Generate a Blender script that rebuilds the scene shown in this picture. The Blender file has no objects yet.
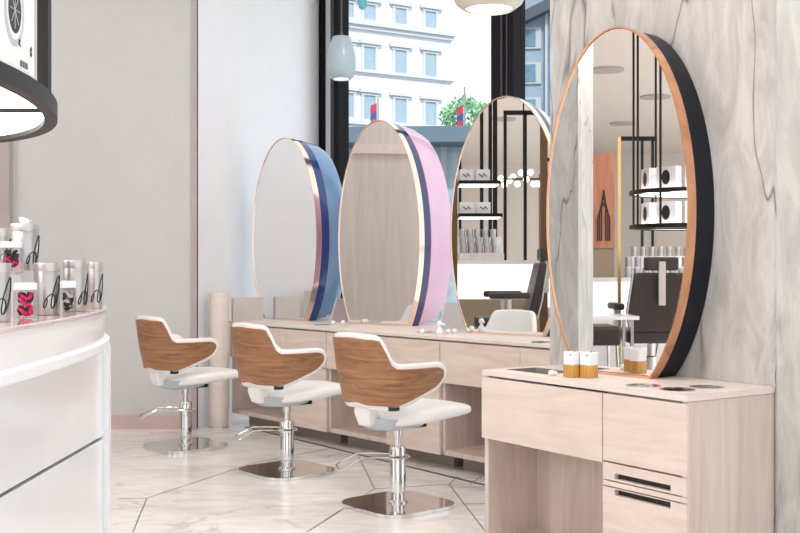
import bpy, bmesh, math, random
from mathutils import Vector, Matrix
random.seed(7)
sc = bpy.context.scene
COL = sc.collection
PI = math.pi
F, HC, HOR = 1080.0, 1.25, 267.0        # focal length in px, eye height, horizon row (800x533 frame)

# ------------------------------------------------------------------ helpers: measuring
def G(px, py, z=0.0):
    """point of height z seen at pixel"""
    Y = F * (HC - z) / (py - HOR)
    return Vector(((px - 400) / F * Y, Y))
def at(px, py, Y):
    return Vector(((px - 400) / F * Y, Y, HC + (HOR - py) * Y / F))
def uv(phi):
    r = math.radians(phi)
    return Vector((math.sin(r), -math.cos(r))), Vector((math.cos(r), math.sin(r)))
def col_s(px, P, u):
    """distance along the line P + s*u (plan) where the pixel column px crosses it"""
    k = (px - 400) / F
    return (k * P.y - P.x) / (u.x - k * u.y)
def rz(phi):
    return math.radians(phi - 90)
def unmirror(px, py, D, P, phi):
    """where a thing stands that shows at this pixel inside a mirror, D deep behind the glass"""
    v = at(px, py, D)
    n = uv(phi)[1]
    q = Vector((v.x, v.y))
    d = (q - P).dot(n)
    q = q - 2 * d * n
    return Vector((q.x, q.y, v.z))

# ------------------------------------------------------------------ helpers: objects
def tag(o, label=None, cat=None, group=None, kind=None):
    if label: o['label'] = label
    if cat: o['category'] = cat
    if group: o['group'] = group
    if kind: o['kind'] = kind
    return o
def thing(name, loc, rotz=0.0, label=None, cat=None, group=None, kind=None):
    o = bpy.data.objects.new(name, None)
    COL.objects.link(o)
    o.location = loc if len(loc) == 3 else (loc[0], loc[1], 0)
    o.rotation_euler = (0, 0, rotz)
    o.empty_display_size = 0.1
    return tag(o, label, cat, group, kind)
def copy_tree(o, parent=None):
    c = o.copy(); COL.objects.link(c)
    c.parent = parent
    for ch in list(o.children):
        copy_tree(ch, c)
    return c

class MB:
    def __init__(s):
        s.v = []; s.f = []
    def add(s, vs, fs):
        k = len(s.v)
        s.v += [tuple(p) for p in vs]
        s.f += [[i + k for i in f] for f in fs]
        return s
    def box(s, x0, x1, y0, y1, z0, z1):
        return s.add([(x0,y0,z0),(x1,y0,z0),(x1,y1,z0),(x0,y1,z0),(x0,y0,z1),(x1,y0,z1),(x1,y1,z1),(x0,y1,z1)],
                     [(0,3,2,1),(4,5,6,7),(0,1,5,4),(1,2,6,5),(2,3,7,6),(3,0,4,7)])
    def loft(s, rings, cap=True, closed=True):
        n = len(rings[0]); vs = [p for r in rings for p in r]; fs = []
        for i in range(len(rings) - 1):
            for j in range(n if closed else n - 1):
                a = i*n + j; b = i*n + (j+1) % n
                fs.append((a, b, b + n, a + n))
        if cap:
            fs.append(tuple(range(n - 1, -1, -1)))
            fs.append(tuple((len(rings)-1)*n + j for j in range(n)))
        return s.add(vs, fs)
    def lathe(s, prof, c=(0,0,0), seg=32, cap=True):
        rings = [[(c[0] + r*math.cos(2*PI*j/seg), c[1] + r*math.sin(2*PI*j/seg), c[2] + z) for j in range(seg)] for r, z in prof]
        return s.loft(rings, cap)
    def cyl(s, c, r, z0, z1, seg=24):
        return s.lathe([(r, z0), (r, z1)], (c[0], c[1], 0), seg)
    def tube(s, pts, r, seg=8, closed=False):
        P = [Vector(p) for p in pts]; n = len(P); rings = []
        prev = None
        for i in range(n):
            if closed: t = P[(i+1) % n] - P[i-1]
            else: t = P[min(i+1, n-1)] - P[max(i-1, 0)]
            t.normalize()
            if prev is None:
                a = Vector((0,0,1)) if abs(t.z) < .9 else Vector((1,0,0))
                e = t.cross(a).normalized()
            else:
                e = (prev - t * prev.dot(t)).normalized()
            prev = e; g = t.cross(e)
            rings.append([tuple(P[i] + r*(math.cos(2*PI*j/seg)*e + math.sin(2*PI*j/seg)*g)) for j in range(seg)])
        if closed:
            rings.append(rings[0]); return s.loft(rings, cap=False)
        return s.loft(rings, True)
    def prism(s, poly, z0, z1):
        return s.loft([[(x, y, z0) for x, y in poly], [(x, y, z1) for x, y in poly]])
    def sphere(s, c, r, seg=16, rings=10, sz=1.0):
        pr = [(max(1e-4, r*math.sin(PI*i/rings)), -r*sz*math.cos(PI*i/rings)) for i in range(rings+1)]
        return s.lathe(pr, c, seg)
    def build(s, name, mat, parent=None, bevel=0, seg=2, smooth=35, subsurf=0, **kw):
        me = bpy.data.meshes.new(name)
        me.from_pydata(s.v, [], s.f); me.update()
        bm = bmesh.new(); bm.from_mesh(me)
        bmesh.ops.recalc_face_normals(bm, faces=bm.faces)
        bm.to_mesh(me); bm.free()
        if mat: me.materials.append(mat)
        o = bpy.data.objects.new(name, me); COL.objects.link(o)
        if parent: o.parent = parent
        if bevel:
            m = o.modifiers.new('bevel', 'BEVEL'); m.width = bevel; m.segments = seg; m.limit_method = 'ANGLE'; m.angle_limit = math.radians(40)
        if subsurf:
            m = o.modifiers.new('subsurf', 'SUBSURF'); m.levels = subsurf; m.render_levels = subsurf
        if smooth:
            me.polygons.foreach_set('use_smooth', [True]*len(me.polygons))
            if not subsurf:
                me.set_sharp_from_angle(angle=math.radians(smooth))
        return tag(o, kw.get('label'), kw.get('cat'), kw.get('group'), kw.get('kind'))
def roundrect(hx, hy, r, n=6, cx=0, cy=0):
    out = []
    for k, (sx, sy) in enumerate(((1,1),(-1,1),(-1,-1),(1,-1))):
        for i in range(n+1):
            a = k*PI/2 + i*PI/2/n
            out.append((cx + sx*(hx-r) + r*math.cos(a), cy + sy*(hy-r) + r*math.sin(a)))
    return out
def sup(a, b, e, n=72):
    out = []
    for i in range(n):
        t = 2*PI*i/n; c, s_ = math.cos(t), math.sin(t)
        out.append((a*math.copysign(abs(c)**(2/e), c), b*math.copysign(abs(s_)**(2/e), s_)))
    return out

# ------------------------------------------------------------------ materials
def newmat(name):
    m = bpy.data.materials.new(name); m.use_nodes = True
    nt = m.node_tree
    return m, nt, nt.nodes['Principled BSDF']
def srgb(r, g, b):
    f = lambda c: (c/255/12.92) if c/255 <= .04045 else ((c/255+.055)/1.055)**2.4
    return (f(r), f(g), f(b), 1)
def plain(name, c, rough=.5, metal=0, spec=.5, coat=0, bump=0, bscale=200, var=.04):
    m, nt, p = newmat(name)
    p.inputs['Roughness'].default_value = rough; p.inputs['Metallic'].default_value = metal
    p.inputs['Specular IOR Level'].default_value = spec; p.inputs['Coat Weight'].default_value = coat
    tc = nt.nodes.new('ShaderNodeTexCoord'); nz = nt.nodes.new('ShaderNodeTexNoise'); nz.inputs['Scale'].default_value = 6
    nt.links.new(tc.outputs['Object'], nz.inputs['Vector'])
    rp = nt.nodes.new('ShaderNodeValToRGB')
    rp.color_ramp.elements[0].color = tuple(x*(1-var) for x in c[:3]) + (1,)
    rp.color_ramp.elements[1].color = tuple(min(1, x*(1+var)) for x in c[:3]) + (1,)
    rp.color_ramp.elements[0].position = .3; rp.color_ramp.elements[1].position = .7
    nt.links.new(nz.outputs['Fac'], rp.inputs['Fac']); nt.links.new(rp.outputs['Color'], p.inputs['Base Color'])
    if bump:
        n2 = nt.nodes.new('ShaderNodeTexNoise'); n2.inputs['Scale'].default_value = bscale
        nt.links.new(tc.outputs['Object'], n2.inputs['Vector'])
        b = nt.nodes.new('ShaderNodeBump'); b.inputs['Strength'].default_value = bump; b.inputs['Distance'].default_value = .002
        nt.links.new(n2.outputs['Fac'], b.inputs['Height']); nt.links.new(b.outputs['Normal'], p.inputs['Normal'])
    return m
def wood(name, c0, c1, scale, rough=.45, spec=.4, dist=1.5, detail=6):
    """scale: stretch of the grain (small along the grain)"""
    m, nt, p = newmat(name)
    tc = nt.nodes.new('ShaderNodeTexCoord'); mp = nt.nodes.new('ShaderNodeMapping'); mp.inputs['Scale'].default_value = scale
    nt.links.new(tc.outputs['Object'], mp.inputs['Vector'])
    n1 = nt.nodes.new('ShaderNodeTexNoise'); n1.inputs['Scale'].default_value = 1; n1.inputs['Detail'].default_value = detail; n1.inputs['Distortion'].default_value = dist
    n1.inputs['Roughness'].default_value = .62
    nt.links.new(mp.outputs['Vector'], n1.inputs['Vector'])
    rp = nt.nodes.new('ShaderNodeValToRGB'); e = rp.color_ramp.elements
    e[0].color = c0; e[0].position = .32; e[1].color = c1; e[1].position = .66
    nt.links.new(n1.outputs['Fac'], rp.inputs['Fac']); nt.links.new(rp.outputs['Color'], p.inputs['Base Color'])
    p.inputs['Roughness'].default_value = rough; p.inputs['Specular IOR Level'].default_value = spec
    return m
def marble(name, base, mid, vein, rot, scale, rough, fine=.5, vw=.035, stretch=(1,1,1), cs=1.2, crack=0):
    m, nt, p = newmat(name); N = nt.nodes.new; L = nt.links.new
    tc = N('ShaderNodeTexCoord'); mp = N('ShaderNodeMapping'); mp.inputs['Rotation'].default_value = rot; mp.inputs['Scale'].default_value = stretch
    L(tc.outputs['Object'], mp.inputs['Vector'])
    cl = N('ShaderNodeTexNoise'); cl.inputs['Scale'].default_value = scale*cs; cl.inputs['Detail'].default_value = 8; cl.inputs['Roughness'].default_value = .65; cl.inputs['Distortion'].default_value = 1.2
    L(mp.outputs['Vector'], cl.inputs['Vector'])
    rp = N('ShaderNodeValToRGB'); e = rp.color_ramp.elements; e[0].color = mid; e[0].position = .35; e[1].color = base; e[1].position = .62
    L(cl.outputs['Fac'], rp.inputs['Fac'])
    v = N('ShaderNodeTexNoise'); v.inputs['Scale'].default_value = scale*.55; v.inputs['Detail'].default_value = 5; v.inputs['Roughness'].default_value = .55; v.inputs['Distortion'].default_value = .8
    L(mp.outputs['Vector'], v.inputs['Vector'])
    s1 = N('ShaderNodeMath'); s1.operation = 'SUBTRACT'; s1.inputs[1].default_value = .5; L(v.outputs['Fac'], s1.inputs[0])
    a1 = N('ShaderNodeMath'); a1.operation = 'ABSOLUTE'; L(s1.outputs[0], a1.inputs[0])
    r2 = N('ShaderNodeValToRGB'); e = r2.color_ramp.elements; e[0].color = (fine,)*3 + (1,); e[0].position = 0; e[1].color = (0,0,0,1); e[1].position = vw
    L(a1.outputs[0], r2.inputs['Fac'])
    # break the veins up
    bk = N('ShaderNodeTexNoise'); bk.inputs['Scale'].default_value = scale*1.7; L(tc.outputs['Object'], bk.inputs['Vector'])
    r3 = N('ShaderNodeValToRGB'); r3.color_ramp.elements[0].position = .42; r3.color_ramp.elements[1].position = .6; L(bk.outputs['Fac'], r3.inputs['Fac'])
    mu = N('ShaderNodeMath'); mu.operation = 'MULTIPLY'; L(r2.outputs['Color'], mu.inputs[0]); L(r3.outputs['Color'], mu.inputs[1])
    mx = N('ShaderNodeMix'); mx.data_type = 'RGBA'; L(mu.outputs[0], mx.inputs['Factor']); L(rp.outputs['Color'], mx.inputs['A']); mx.inputs['B'].default_value = vein
    out = mx.outputs['Result']
    if crack:
        of = N('ShaderNodeVectorMath'); of.operation = 'ADD'; of.inputs[1].default_value = (3.7, 1.3, 5.1)
        mp2 = N('ShaderNodeMapping'); mp2.inputs['Rotation'].default_value = (0, math.radians(16), 0); mp2.inputs['Scale'].default_value = (2.6, 2.6, .5); L(tc.outputs['Object'], mp2.inputs['Vector']); L(mp2.outputs['Vector'], of.inputs[0])
        c1 = N('ShaderNodeTexNoise'); c1.inputs['Scale'].default_value = scale*.8; c1.inputs['Detail'].default_value = 4; c1.inputs['Roughness'].default_value = .5; c1.inputs['Distortion'].default_value = .1
        L(of.outputs[0], c1.inputs['Vector'])
        cs1 = N('ShaderNodeMath'); cs1.operation = 'SUBTRACT'; cs1.inputs[1].default_value = .5; L(c1.outputs['Fac'], cs1.inputs[0])
        ca = N('ShaderNodeMath'); ca.operation = 'ABSOLUTE'; L(cs1.outputs[0], ca.inputs[0])
        cr = N('ShaderNodeValToRGB'); e = cr.color_ramp.elements; e[0].color = (crack,)*3 + (1,); e[1].color = (0,0,0,1); e[1].position = .005
        L(ca.outputs[0], cr.inputs['Fac'])
        m2 = N('ShaderNodeMix'); m2.data_type = 'RGBA'; L(cr.outputs['Color'], m2.inputs['Factor']); L(out, m2.inputs['A']); m2.inputs['B'].default_value = srgb(66,64,66)
        out = m2.outputs['Result']
    L(out, p.inputs['Base Color'])
    p.inputs['Roughness'].default_value = rough
    return m
def emit(name, c, s):
    m, nt, p = newmat(name)
    p.inputs['Base Color'].default_value = c; p.inputs['Emission Color'].default_value = c; p.inputs['Emission Strength'].default_value = s
    return m
def glassy(name, c=(1,1,1,1), refl=.08, rough=.02):
    m = bpy.data.materials.new(name); m.use_nodes = True; nt = m.node_tree; nt.nodes.clear()
    o = nt.nodes.new('ShaderNodeOutputMaterial'); t = nt.nodes.new('ShaderNodeBsdfTransparent'); t.inputs['Color'].default_value = c
    g = nt.nodes.new('ShaderNodeBsdfGlossy'); g.inputs['Roughness'].default_value = rough
    fr = nt.nodes.new('ShaderNodeLayerWeight'); fr.inputs['Blend'].default_value = refl*2
    mx = nt.nodes.new('ShaderNodeMixShader')
    ml = nt.nodes.new('ShaderNodeMath'); ml.operation = 'MULTIPLY'; ml.inputs[1].default_value = .4; nt.links.new(fr.outputs['Fresnel'], ml.inputs[0]); nt.links.new(ml.outputs[0], mx.inputs[0]); nt.links.new(t.outputs[0], mx.inputs[1]); nt.links.new(g.outputs[0], mx.inputs[2]); nt.links.new(mx.outputs[0], o.inputs[0])
    return m

M = {}
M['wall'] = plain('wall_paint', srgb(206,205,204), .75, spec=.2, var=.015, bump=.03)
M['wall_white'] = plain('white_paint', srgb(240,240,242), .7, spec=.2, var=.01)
M['ceiling'] = plain('ceiling_paint', srgb(232,222,214), .8, spec=.1, var=.01)
M['rose_sheet'] = plain('rose_acrylic', srgb(206,184,180), .12, coat=.5, var=.02)
M['mauve_trim'] = plain('mauve_trim', srgb(182,168,168), .45, var=.03)
M['pink_trim'] = plain('rose_trim', srgb(204,180,176), .35, metal=.0, spec=.5, var=.03)
M['ash_h'] = wood('pale_ash_across', srgb(213,195,185), srgb(229,214,205), (1.6, 9, 14), .5, .35)
M['ash_v'] = wood('pale_ash_upright', srgb(200,182,174), srgb(220,204,196), (11, 11, 1.1), .5, .35)
M['ash_top'] = wood('pale_ash_top', srgb(222,208,200), srgb(232,220,213), (1.6, 9, 9), .4, .4)
M['ash_panel'] = wood('pale_ash_panelling', srgb(208,198,191), srgb(223,214,208), (6, 6, .5), .5, .3)
M['walnut'] = wood('walnut_veneer', srgb(126,84,56), srgb(176,130,95), (5, 5, 38), .42, .4, dist=.9, detail=8)
M['upholstery'] = plain('white_upholstery', srgb(240,238,236), .42, spec=.4, var=.015)
M['upholstery_grey'] = plain('grey_moulding', srgb(184,191,198), .4, var=.02)
M['chrome'] = plain('chrome', (.76,.755,.75,1), .07, metal=1, var=.01)
M['chrome_dull'] = plain('brushed_steel', (.66,.65,.63,1), .28, metal=1, var=.03)
M['black'] = plain('black_plastic', (.008,.008,.009,1), .45, spec=.25, var=.05)
M['black_lacquer'] = plain('black_lacquer', (.004,.005,.012,1), .38, spec=.25, var=.05)
M['navy'] = plain('navy_lacquer', srgb(22,44,96), .2, coat=.5, var=.03)
M['navy_bright'] = plain('blue_lacquer', srgb(26,60,128), .2, coat=.5, var=.03)
M['steel_blue'] = plain('steel_blue_lacquer', srgb(112,152,192), .3, coat=.4, var=.03)
M['pink'] = plain('pink_lacquer', srgb(222,184,208), .3, coat=.4, var=.03)
M['magenta'] = plain('magenta_line', srgb(196,36,98), .3, var=.03)
M['pearl'] = plain('pearl_lacquer', srgb(196,206,226), .25, coat=.4, var=.03)
M['copper'] = plain('polished_copper', (.93,.50,.30,1), .12, metal=1, var=.02)
M['rose_gold'] = plain('rose_gold', (.95,.72,.60,1), .12, metal=1, var=.02)
M['mirror'] = plain('mirror_glass', (.93,.93,.93,1), .0, metal=1, var=0)
M['marble_wall'] = marble('grey_veined_marble', srgb(202,199,196), srgb(172,169,166), srgb(98,96,98), (0, math.radians(-24), 0), 1.0, .3, fine=.85, vw=.0075, stretch=(2.0, 2.0, .55), cs=5, crack=.8)
M['marble_right'] = marble('pale_grey_marble', srgb(200,201,198), srgb(174,175,172), srgb(120,118,116), (0, math.radians(-20), 0), 1.2, .3, fine=.5, vw=.008, stretch=(2.2, 2.2, .6), cs=4)
M['floor'] = marble('white_marble_floor', srgb(244,242,240), srgb(222,219,216), srgb(168,164,161), (0, 0, math.radians(35)), 1.1, .18, fine=.5, vw=.02, stretch=(1, 2.2, 1), cs=2)
M['joint'] = plain('dark_joint', srgb(138,132,129), .6, var=.03)
M['joint_dark'] = plain('black_inlay', srgb(58,54,54), .4, var=.03)
M['frame'] = plain('dark_bronze_frame', srgb(14,14,18), .5, spec=.2, var=.04)
M['frame_grey'] = plain('grey_bronze_frame', srgb(72,70,74), .35, var=.04)
M['glass'] = glassy('window_glass', (.97,.985,.99,1), .05)
M['jar_glass'] = glassy('clear_acrylic', (.93,.92,.93,1), .12, .05)
M['white_gloss'] = plain('white_gloss', srgb(240,240,243), .2, coat=.3, var=.01)
M['white_satin'] = plain('white_satin', srgb(236,236,239), .4, var=.01)
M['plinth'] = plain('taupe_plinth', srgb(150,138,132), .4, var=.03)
M['upstand'] = plain('grey_beige_laminate', srgb(204,198,195), .5, var=.02)
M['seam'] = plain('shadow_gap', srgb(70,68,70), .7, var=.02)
M['silver_can'] = plain('satin_silver', (.50,.49,.485,1), .32, metal=1, var=.05)
M['silver_lid'] = plain('silver_lid', (.58,.555,.54,1), .38, metal=1, var=.03)
M['ink'] = plain('black_ink', (.015,.015,.017,1), .5, var=.02)
M['hot_pink'] = plain('hot_pink', srgb(232,30,110), .5, var=.05)
M['gold'] = wood('gold_foil', srgb(150,100,32), srgb(226,176,90), (90, 90, 8), .3, .6)
M['gold_metal'] = plain('brushed_gold', (.75,.52,.22,1), .3, metal=1, var=.03)
M['lamp_blue'] = plain('pale_blue_enamel', srgb(168,184,194), .3, coat=.3, var=.01)
M['lamp_white'] = plain('cream_enamel', srgb(214,205,190), .35, var=.01)
M['teal'] = plain('teal_enamel', srgb(110,190,205), .3, var=.02)
M['glow'] = emit('lamp_glow', (1,.95,.86,1), 3.0)
M['shelf_glow'] = emit('shelf_light', (1,.97,.93,1), 2.2)
M['ceil_glow'] = emit('ceiling_fill', (1,.96,.9,1), 6.0)
M['globe'] = emit('globe_glow', (1,.9,.74,1), 1.8)
M['dark_leather'] = plain('dark_leather', srgb(52,42,40), .45, var=.06)
M['piping'] = plain('pale_piping', srgb(200,196,192), .5, var=.02)
M['taupe'] = plain('taupe_panel', srgb(160,142,120), .5, var=.03)
M['rose_panel'] = wood('rose_wood_panel', srgb(176,112,84), srgb(206,140,108), (8, 8, .8), .35, .5)
M['facade'] = plain('white_stucco', srgb(222,227,235), .8, spec=.1, var=.02)
M['facade_trim'] = plain('stone_trim', srgb(204,208,215), .8, spec=.1, var=.03)
M['pane_blue'] = plain('blue_pane', srgb(156,180,194), .15, var=.06)
M['slate'] = plain('slate_canopy', srgb(92,110,126), .6, var=.05)
M['office'] = plain('blue_grey_cladding', srgb(136,153,170), .5, var=.03)
M['office_dark'] = plain('dark_cladding', srgb(64,74,88), .5, var=.04)
M['office_pane'] = plain('office_pane', srgb(96,126,148), .12, var=.15)
M['shop_pane'] = plain('shop_pane', srgb(158,176,188), .15, var=.12)
M['leaf'] = plain('green_leaf', srgb(140,190,146), .6, var=.3)
M['bark'] = plain('bark', srgb(90,76,62), .8, var=.1)
M['street'] = plain('asphalt', srgb(150,150,152), .8, var=.05)
M['flag_red'] = plain('flag_red', srgb(196,60,84), .7, var=.03)
M['flag_blue'] = plain('flag_blue', srgb(70,84,150), .7, var=.03)
M['pole_grey'] = plain('pole_grey', srgb(170,176,182), .5, var=.02)
M['tray'] = plain('dark_steel_tray', (.46,.44,.43,1), .42, metal=.8, var=.05)
M['black_satin'] = plain('black_satin_metal', srgb(34,31,31), .45, spec=.25, var=.03)
M['bronze'] = plain('bronze_metal', srgb(104,78,52), .4, metal=.6, var=.03)
M['shell_dark'] = plain('ceiling_recess', srgb(186,178,172), .8, var=.02)

# ------------------------------------------------------------------ camera
cam = bpy.data.cameras.new('camera'); cam.sensor_width = 36; cam.lens = F/800*36
cam.clip_end = 500; cam.clip_start = .05
cam.shift_y = (266.5 - HOR)/800
co = bpy.data.objects.new('camera', cam); COL.objects.link(co)
co.location = (0, 0, HC); co.rotation_euler = (PI/2, 0, 0)
sc.camera = co

# ------------------------------------------------------------------ key plan points
PHI_B = 39.9                                  # long counter direction
LB = Vector((-1.338, 8.49)); UB, NB = uv(PHI_B)
PHI_N = 34.4                                  # near cabinet direction
CN = Vector((.955, 3.587)); UN, NN = uv(PHI_N)
TOP, GAP, DRB, BOT = .82, .794, .538, .095    # heights: worktop, under worktop, drawer bottom, carcass bottom
CEIL = 4.2
WALLN = .462                                  # depth of the near cabinet = distance to the marble

# mirrors: plan point on the glass, direction, left/right/top pixels, ratio centre height / half height
MIR = []
def mirror_fit(P, phi, xl, xr, yt, q):
    u, n = uv(phi)
    s0, s1 = col_s(xl, P, u), col_s(xr, P, u)
    c = P + u*(s0+s1)/2
    a = (s1-s0)/2
    zt = HC + (HOR-yt)*c.y/F
    b = (zt-TOP)/(1+q)
    return dict(P=c, phi=phi, a=a, b=b, zc=q*b)
mid = lambda a, b: (a+b)/2
M1 = mirror_fit(mid(G(270,320,TOP), G(309,323,TOP)), 45, 252, 316.5, 138.6, .796)
M2 = mirror_fit(mid(G(353.8,324.3,TOP), G(411.6,328.4,TOP)), 48.5, 338, 419.5, 121, .704)
M3 = mirror_fit(mid(G(469.7,333.8,TOP), G(543.8,339,TOP)), 47, 450, 562, 97, .756)
M4 = mirror_fit(Vector((.795,4.30)), 38, 546, 688, 28, .865)
print('MIRRORS', M1, M2, M3, M4)

# ------------------------------------------------------------------ room shell
W0 = LB + 2.0*NB
sW = lambda px: -col_s(px, W0, -UB)           # local x along UB
wa = W0 + UB*sW(320.5)
wb = W0 + UB*4.99
ROOM = [(-24,-3), (3.4,-3), tuple(wb), tuple(wa - UB*.25 ), (-1.75, 8.6), (-24, 8.6)]
fl = MB().prism(ROOM, -.1, 0).build('floor', M['floor'], kind='structure', label='white marble floor with dark joint lines', smooth=0)
JOINTS = [((147,499),(257,463),0),((257,463),(330,449.5),0),((147,499),(133,533),0),((307,533),(342,511),0),((325,521),(374.5,490),0),((374.5,490),(359,458),0),
          ((449,485),(485,532),0),((449,485),(374.5,490),0),((449,485),(458,477),0),((463,505),(500,504.5),0),((470,485),(486,474.5),0),((147,499),(118,500),0),((520,500),(485,532),0)]
for a, b, k in JOINTS:
    p, q = G(*a), G(*b); d = (q-p).normalized(); w = Vector((-d.y, d.x))*.0035
    MB().prism([tuple(p+w), tuple(q+w), tuple(q-w), tuple(p-w)], -.001, .0012).build('joint', M['joint'], fl, smooth=0)
p, q = G(245,428), G(480,485); d = (q-p).normalized(); w = Vector((-d.y, d.x))*.012; q = q + d*1.5
MB().prism([tuple(p+w), tuple(q+w), tuple(q-w), tuple(p-w)], -.001, .0016).build('inlay_strip', M['joint_dark'], fl, smooth=0, label='dark straight inlay strip')
MB().prism(ROOM, CEIL, CEIL+.2).build('ceiling', M['ceiling'], kind='structure', label='pale ceiling', smooth=0)
YB = 8.28
XC = (197-400)/F*YB
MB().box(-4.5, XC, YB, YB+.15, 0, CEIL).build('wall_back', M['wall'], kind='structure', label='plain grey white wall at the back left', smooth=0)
MB().box(-4.5, XC-.04, YB-.012, YB, 0, .105).build('baseboard_back', M['pink_trim'], kind='structure', label='rose coloured baseboard', smooth=0)
MB().box(XC-.04, XC, YB-.014, YB+.05, 0, CEIL).build('trim_1', M['mauve_trim'], kind='structure', label='narrow mauve corner trim', smooth=0)
MB().box(-3.3, (9-400)/F*(YB-.08), YB-.08, YB, 0, CEIL).build('trim_2', M['mauve_trim'], kind='structure', label='mauve pilaster strip at the far left', smooth=0)
# white side wall from the corner to the window
A0 = Vector((XC, YB+.04)); A1 = wa
d = (A1-A0).normalized(); nrm = Vector((-d.y, d.x))*.15
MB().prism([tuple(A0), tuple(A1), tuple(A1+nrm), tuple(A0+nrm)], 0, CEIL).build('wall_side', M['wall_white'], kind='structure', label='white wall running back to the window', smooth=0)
# wall of pale wood seen in the second mirror; far room
wl = MB().box(-4.65, -4.5, 6.62, YB+.15, 0, CEIL).build('wall_left', M['ash_panel'], kind='structure', label='pale wood panelled wall', smooth=0)
MB().box(-4.5, -4.46, 6.62, YB-.1, 2.52, 2.63).build('trim_3', M['ash_top'], kind='structure', label='ledge on the wood panelled wall', smooth=0)
MB().box(-24, -4.65, 6.62, 6.77, 0, CEIL).build('wall_far_back', M['wall'], kind='structure', smooth=0)
MB().box(-24, -23.85, -3, 6.62, 0, CEIL).build('wall_far_left', M['ceiling'], kind='structure', smooth=0)
# marble wall
wm = thing('wall_right', CN + NN*WALLN, rz(PHI_N), label='grey veined marble wall behind the near mirror', kind='structure')
sl = col_s(550, CN+NN*WALLN, UN)
MB().box(sl, .012, 0, .42, 0, CEIL).build('slab', M['marble_wall'], wm, smooth=0)
MB().box(.015, 2.2, -.012, .42, 0, CEIL).build('slab', M['marble_right'], wm, smooth=0, label='paler slab to the right of the seam')
# window
wn = thing('window_1', (W0.x, W0.y, 0), rz(PHI_B), label='tall shop window with dark frames', kind='structure')
def wbox(x0, x1, y0, y1, z0, z1, name, mat):
    return MB().box(sW(x0), sW(x1), y0, y1, z0, z1).build(name, mat, wn, smooth=0)
wbox(320.4, 325.6, -.04, .06, 0, CEIL, 'frame', M['frame'])
wbox(325.6, 333.6, .0, .08, 0, CEIL, 'jamb', M['wall_white'])
wbox(333.6, 338.5, -.04, .07, 0, CEIL, 'frame', M['frame_grey'])
wbox(338.5, 343.2, -.06, .07, 0, CEIL, 'frame', M['frame'])
wbox(493.5, 499, -.03, .08, 0, CEIL, 'mullion', M['frame'])
wbox(499, 506, -.06, .08, 0, CEIL, 'mullion', M['frame'])
wbox(506, 507.3, -.065, .08, 0, CEIL, 'mullion', M['frame_grey'])  # thin paler strip: mullion highlight put in as colour
wbox(507.3, 511.5, -.05, .08, 0, CEIL, 'mullion', M['frame'])
wbox(511.5, 512.6, -.065, .08, 0, CEIL, 'mullion', M['frame_grey'])  # second highlight on the mullion, coloured in as a grey edge
wbox(512.6, 518.5, -.06, .08, 0, CEIL, 'mullion', M['frame'])
wbox(343.2, 493.5, .02, .026, 0, CEIL, 'pane', M['glass'])
wbox(518.5, 640, .02, .026, 0, CEIL, 'pane', M['glass'])
# slim wall post at the left end of the counter
pp = G(219, 428)
t = thing('round_post', (pp.x, pp.y, 0), 0, label='pale round floor post at the left end of the long counter', cat='post')
MB().lathe([(.078,0),(.078,1.035),(.074,1.045),(.06,1.05)], seg=32).build('post', M['ash_top'], t)
MB().lathe([(.081,0),(.081,.012)], seg=32).build('foot_ring', M['chrome_dull'], t)

# ------------------------------------------------------------------ street outside
MB().box(-80, 90, 13.5, 140, -.3, -.1).build('ground', M['street'], kind='structure', label='street outside', smooth=0)
fe = Vector((1800, 1080)).normalized(); fn = Vector((-fe.y, fe.x))
FP = Vector((51/F*62, 62.0)); fang = math.atan2(fe.y, fe.x)
fb = thing('townhouse_building', (FP.x, FP.y, -.1), fang, label='white stucco townhouse with tall windows across the street', cat='building')
fS = lambda px: col_s(px, FP, fe)
def fz(px, py): return HC + (HOR-py)*(FP + fe*fS(px)).y/F + .1
MB().box(-30, 0, 0, 8, 0, 24).build('wall', M['facade'], fb, smooth=0)
for (y0, h, dp) in ((31, .62, .35), (78, .26, .2), (128, .5, .3), (-14, .6, .35)):
    z = fz(415, y0)
    b = MB()
    b.box(-30, .15, -dp, 0, z-h*.25, z+h*.25); b.box(-30, .08, -dp*.55, 0, z-h*.6, z-h*.25)
    b.build('cornice', M['facade_trim'], fb, smooth=0)
for (rowoff, hgt) in ((-30, 24), (19.5, 20), (63, 23), (112, 24)):
    for ci, cx in enumerate((347, 369, 400, 430)):
        yc = rowoff + (cx-400)*.11
        s = fS(cx); w = .36; z0, z1 = fz(cx, yc+hgt/2), fz(cx, yc-hgt/2)
        b = MB()
        b.box(s-w-.14, s-w, -.1, 0, z0, z1); b.box(s+w, s+w+.14, -.1, 0, z0, z1)
        b.box(s-w-.2, s+w+.2, -.16, 0, z0-.16, z0)
        b.box(s-w-.36, s+w+.36, -.22, 0, z1+.14, z1+.32); b.box(s-w-.18, s+w+.18, -.12, 0, z1, z1+.12)
        wi = b.build('window', M['facade_trim'], fb, smooth=0)
        b = MB(); b.box(s-w, s+w, -.03, .02, z0, z1)
        b.build('pane', M['pane_blue'], wi, smooth=0)
# shop with a slate canopy, nearer
cp = at(345, 127, 27)
t = thing('canopy_shop', (cp.x, cp.y, -.1), math.radians(-4), label='low glazed shopfront under a long slate grey canopy', cat='building')
zc0 = at(345, 149, 27).z + .1; zc1 = at(345, 134, 27).z + .1
MB().box(-4, 4.6, -1.2, 6, zc0, zc1).build('canopy', M['slate'], t, smooth=0)
MB().box(-4, 4.4, 0, 5.5, 0, zc0).build('glazing', M['shop_pane'], t, smooth=0)
for i in range(6):
    MB().box(-3.6+i*1.5, -3.45+i*1.5, -.1, 0, 0, zc0).build('column', M['pole_grey'], t, smooth=0)
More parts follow.
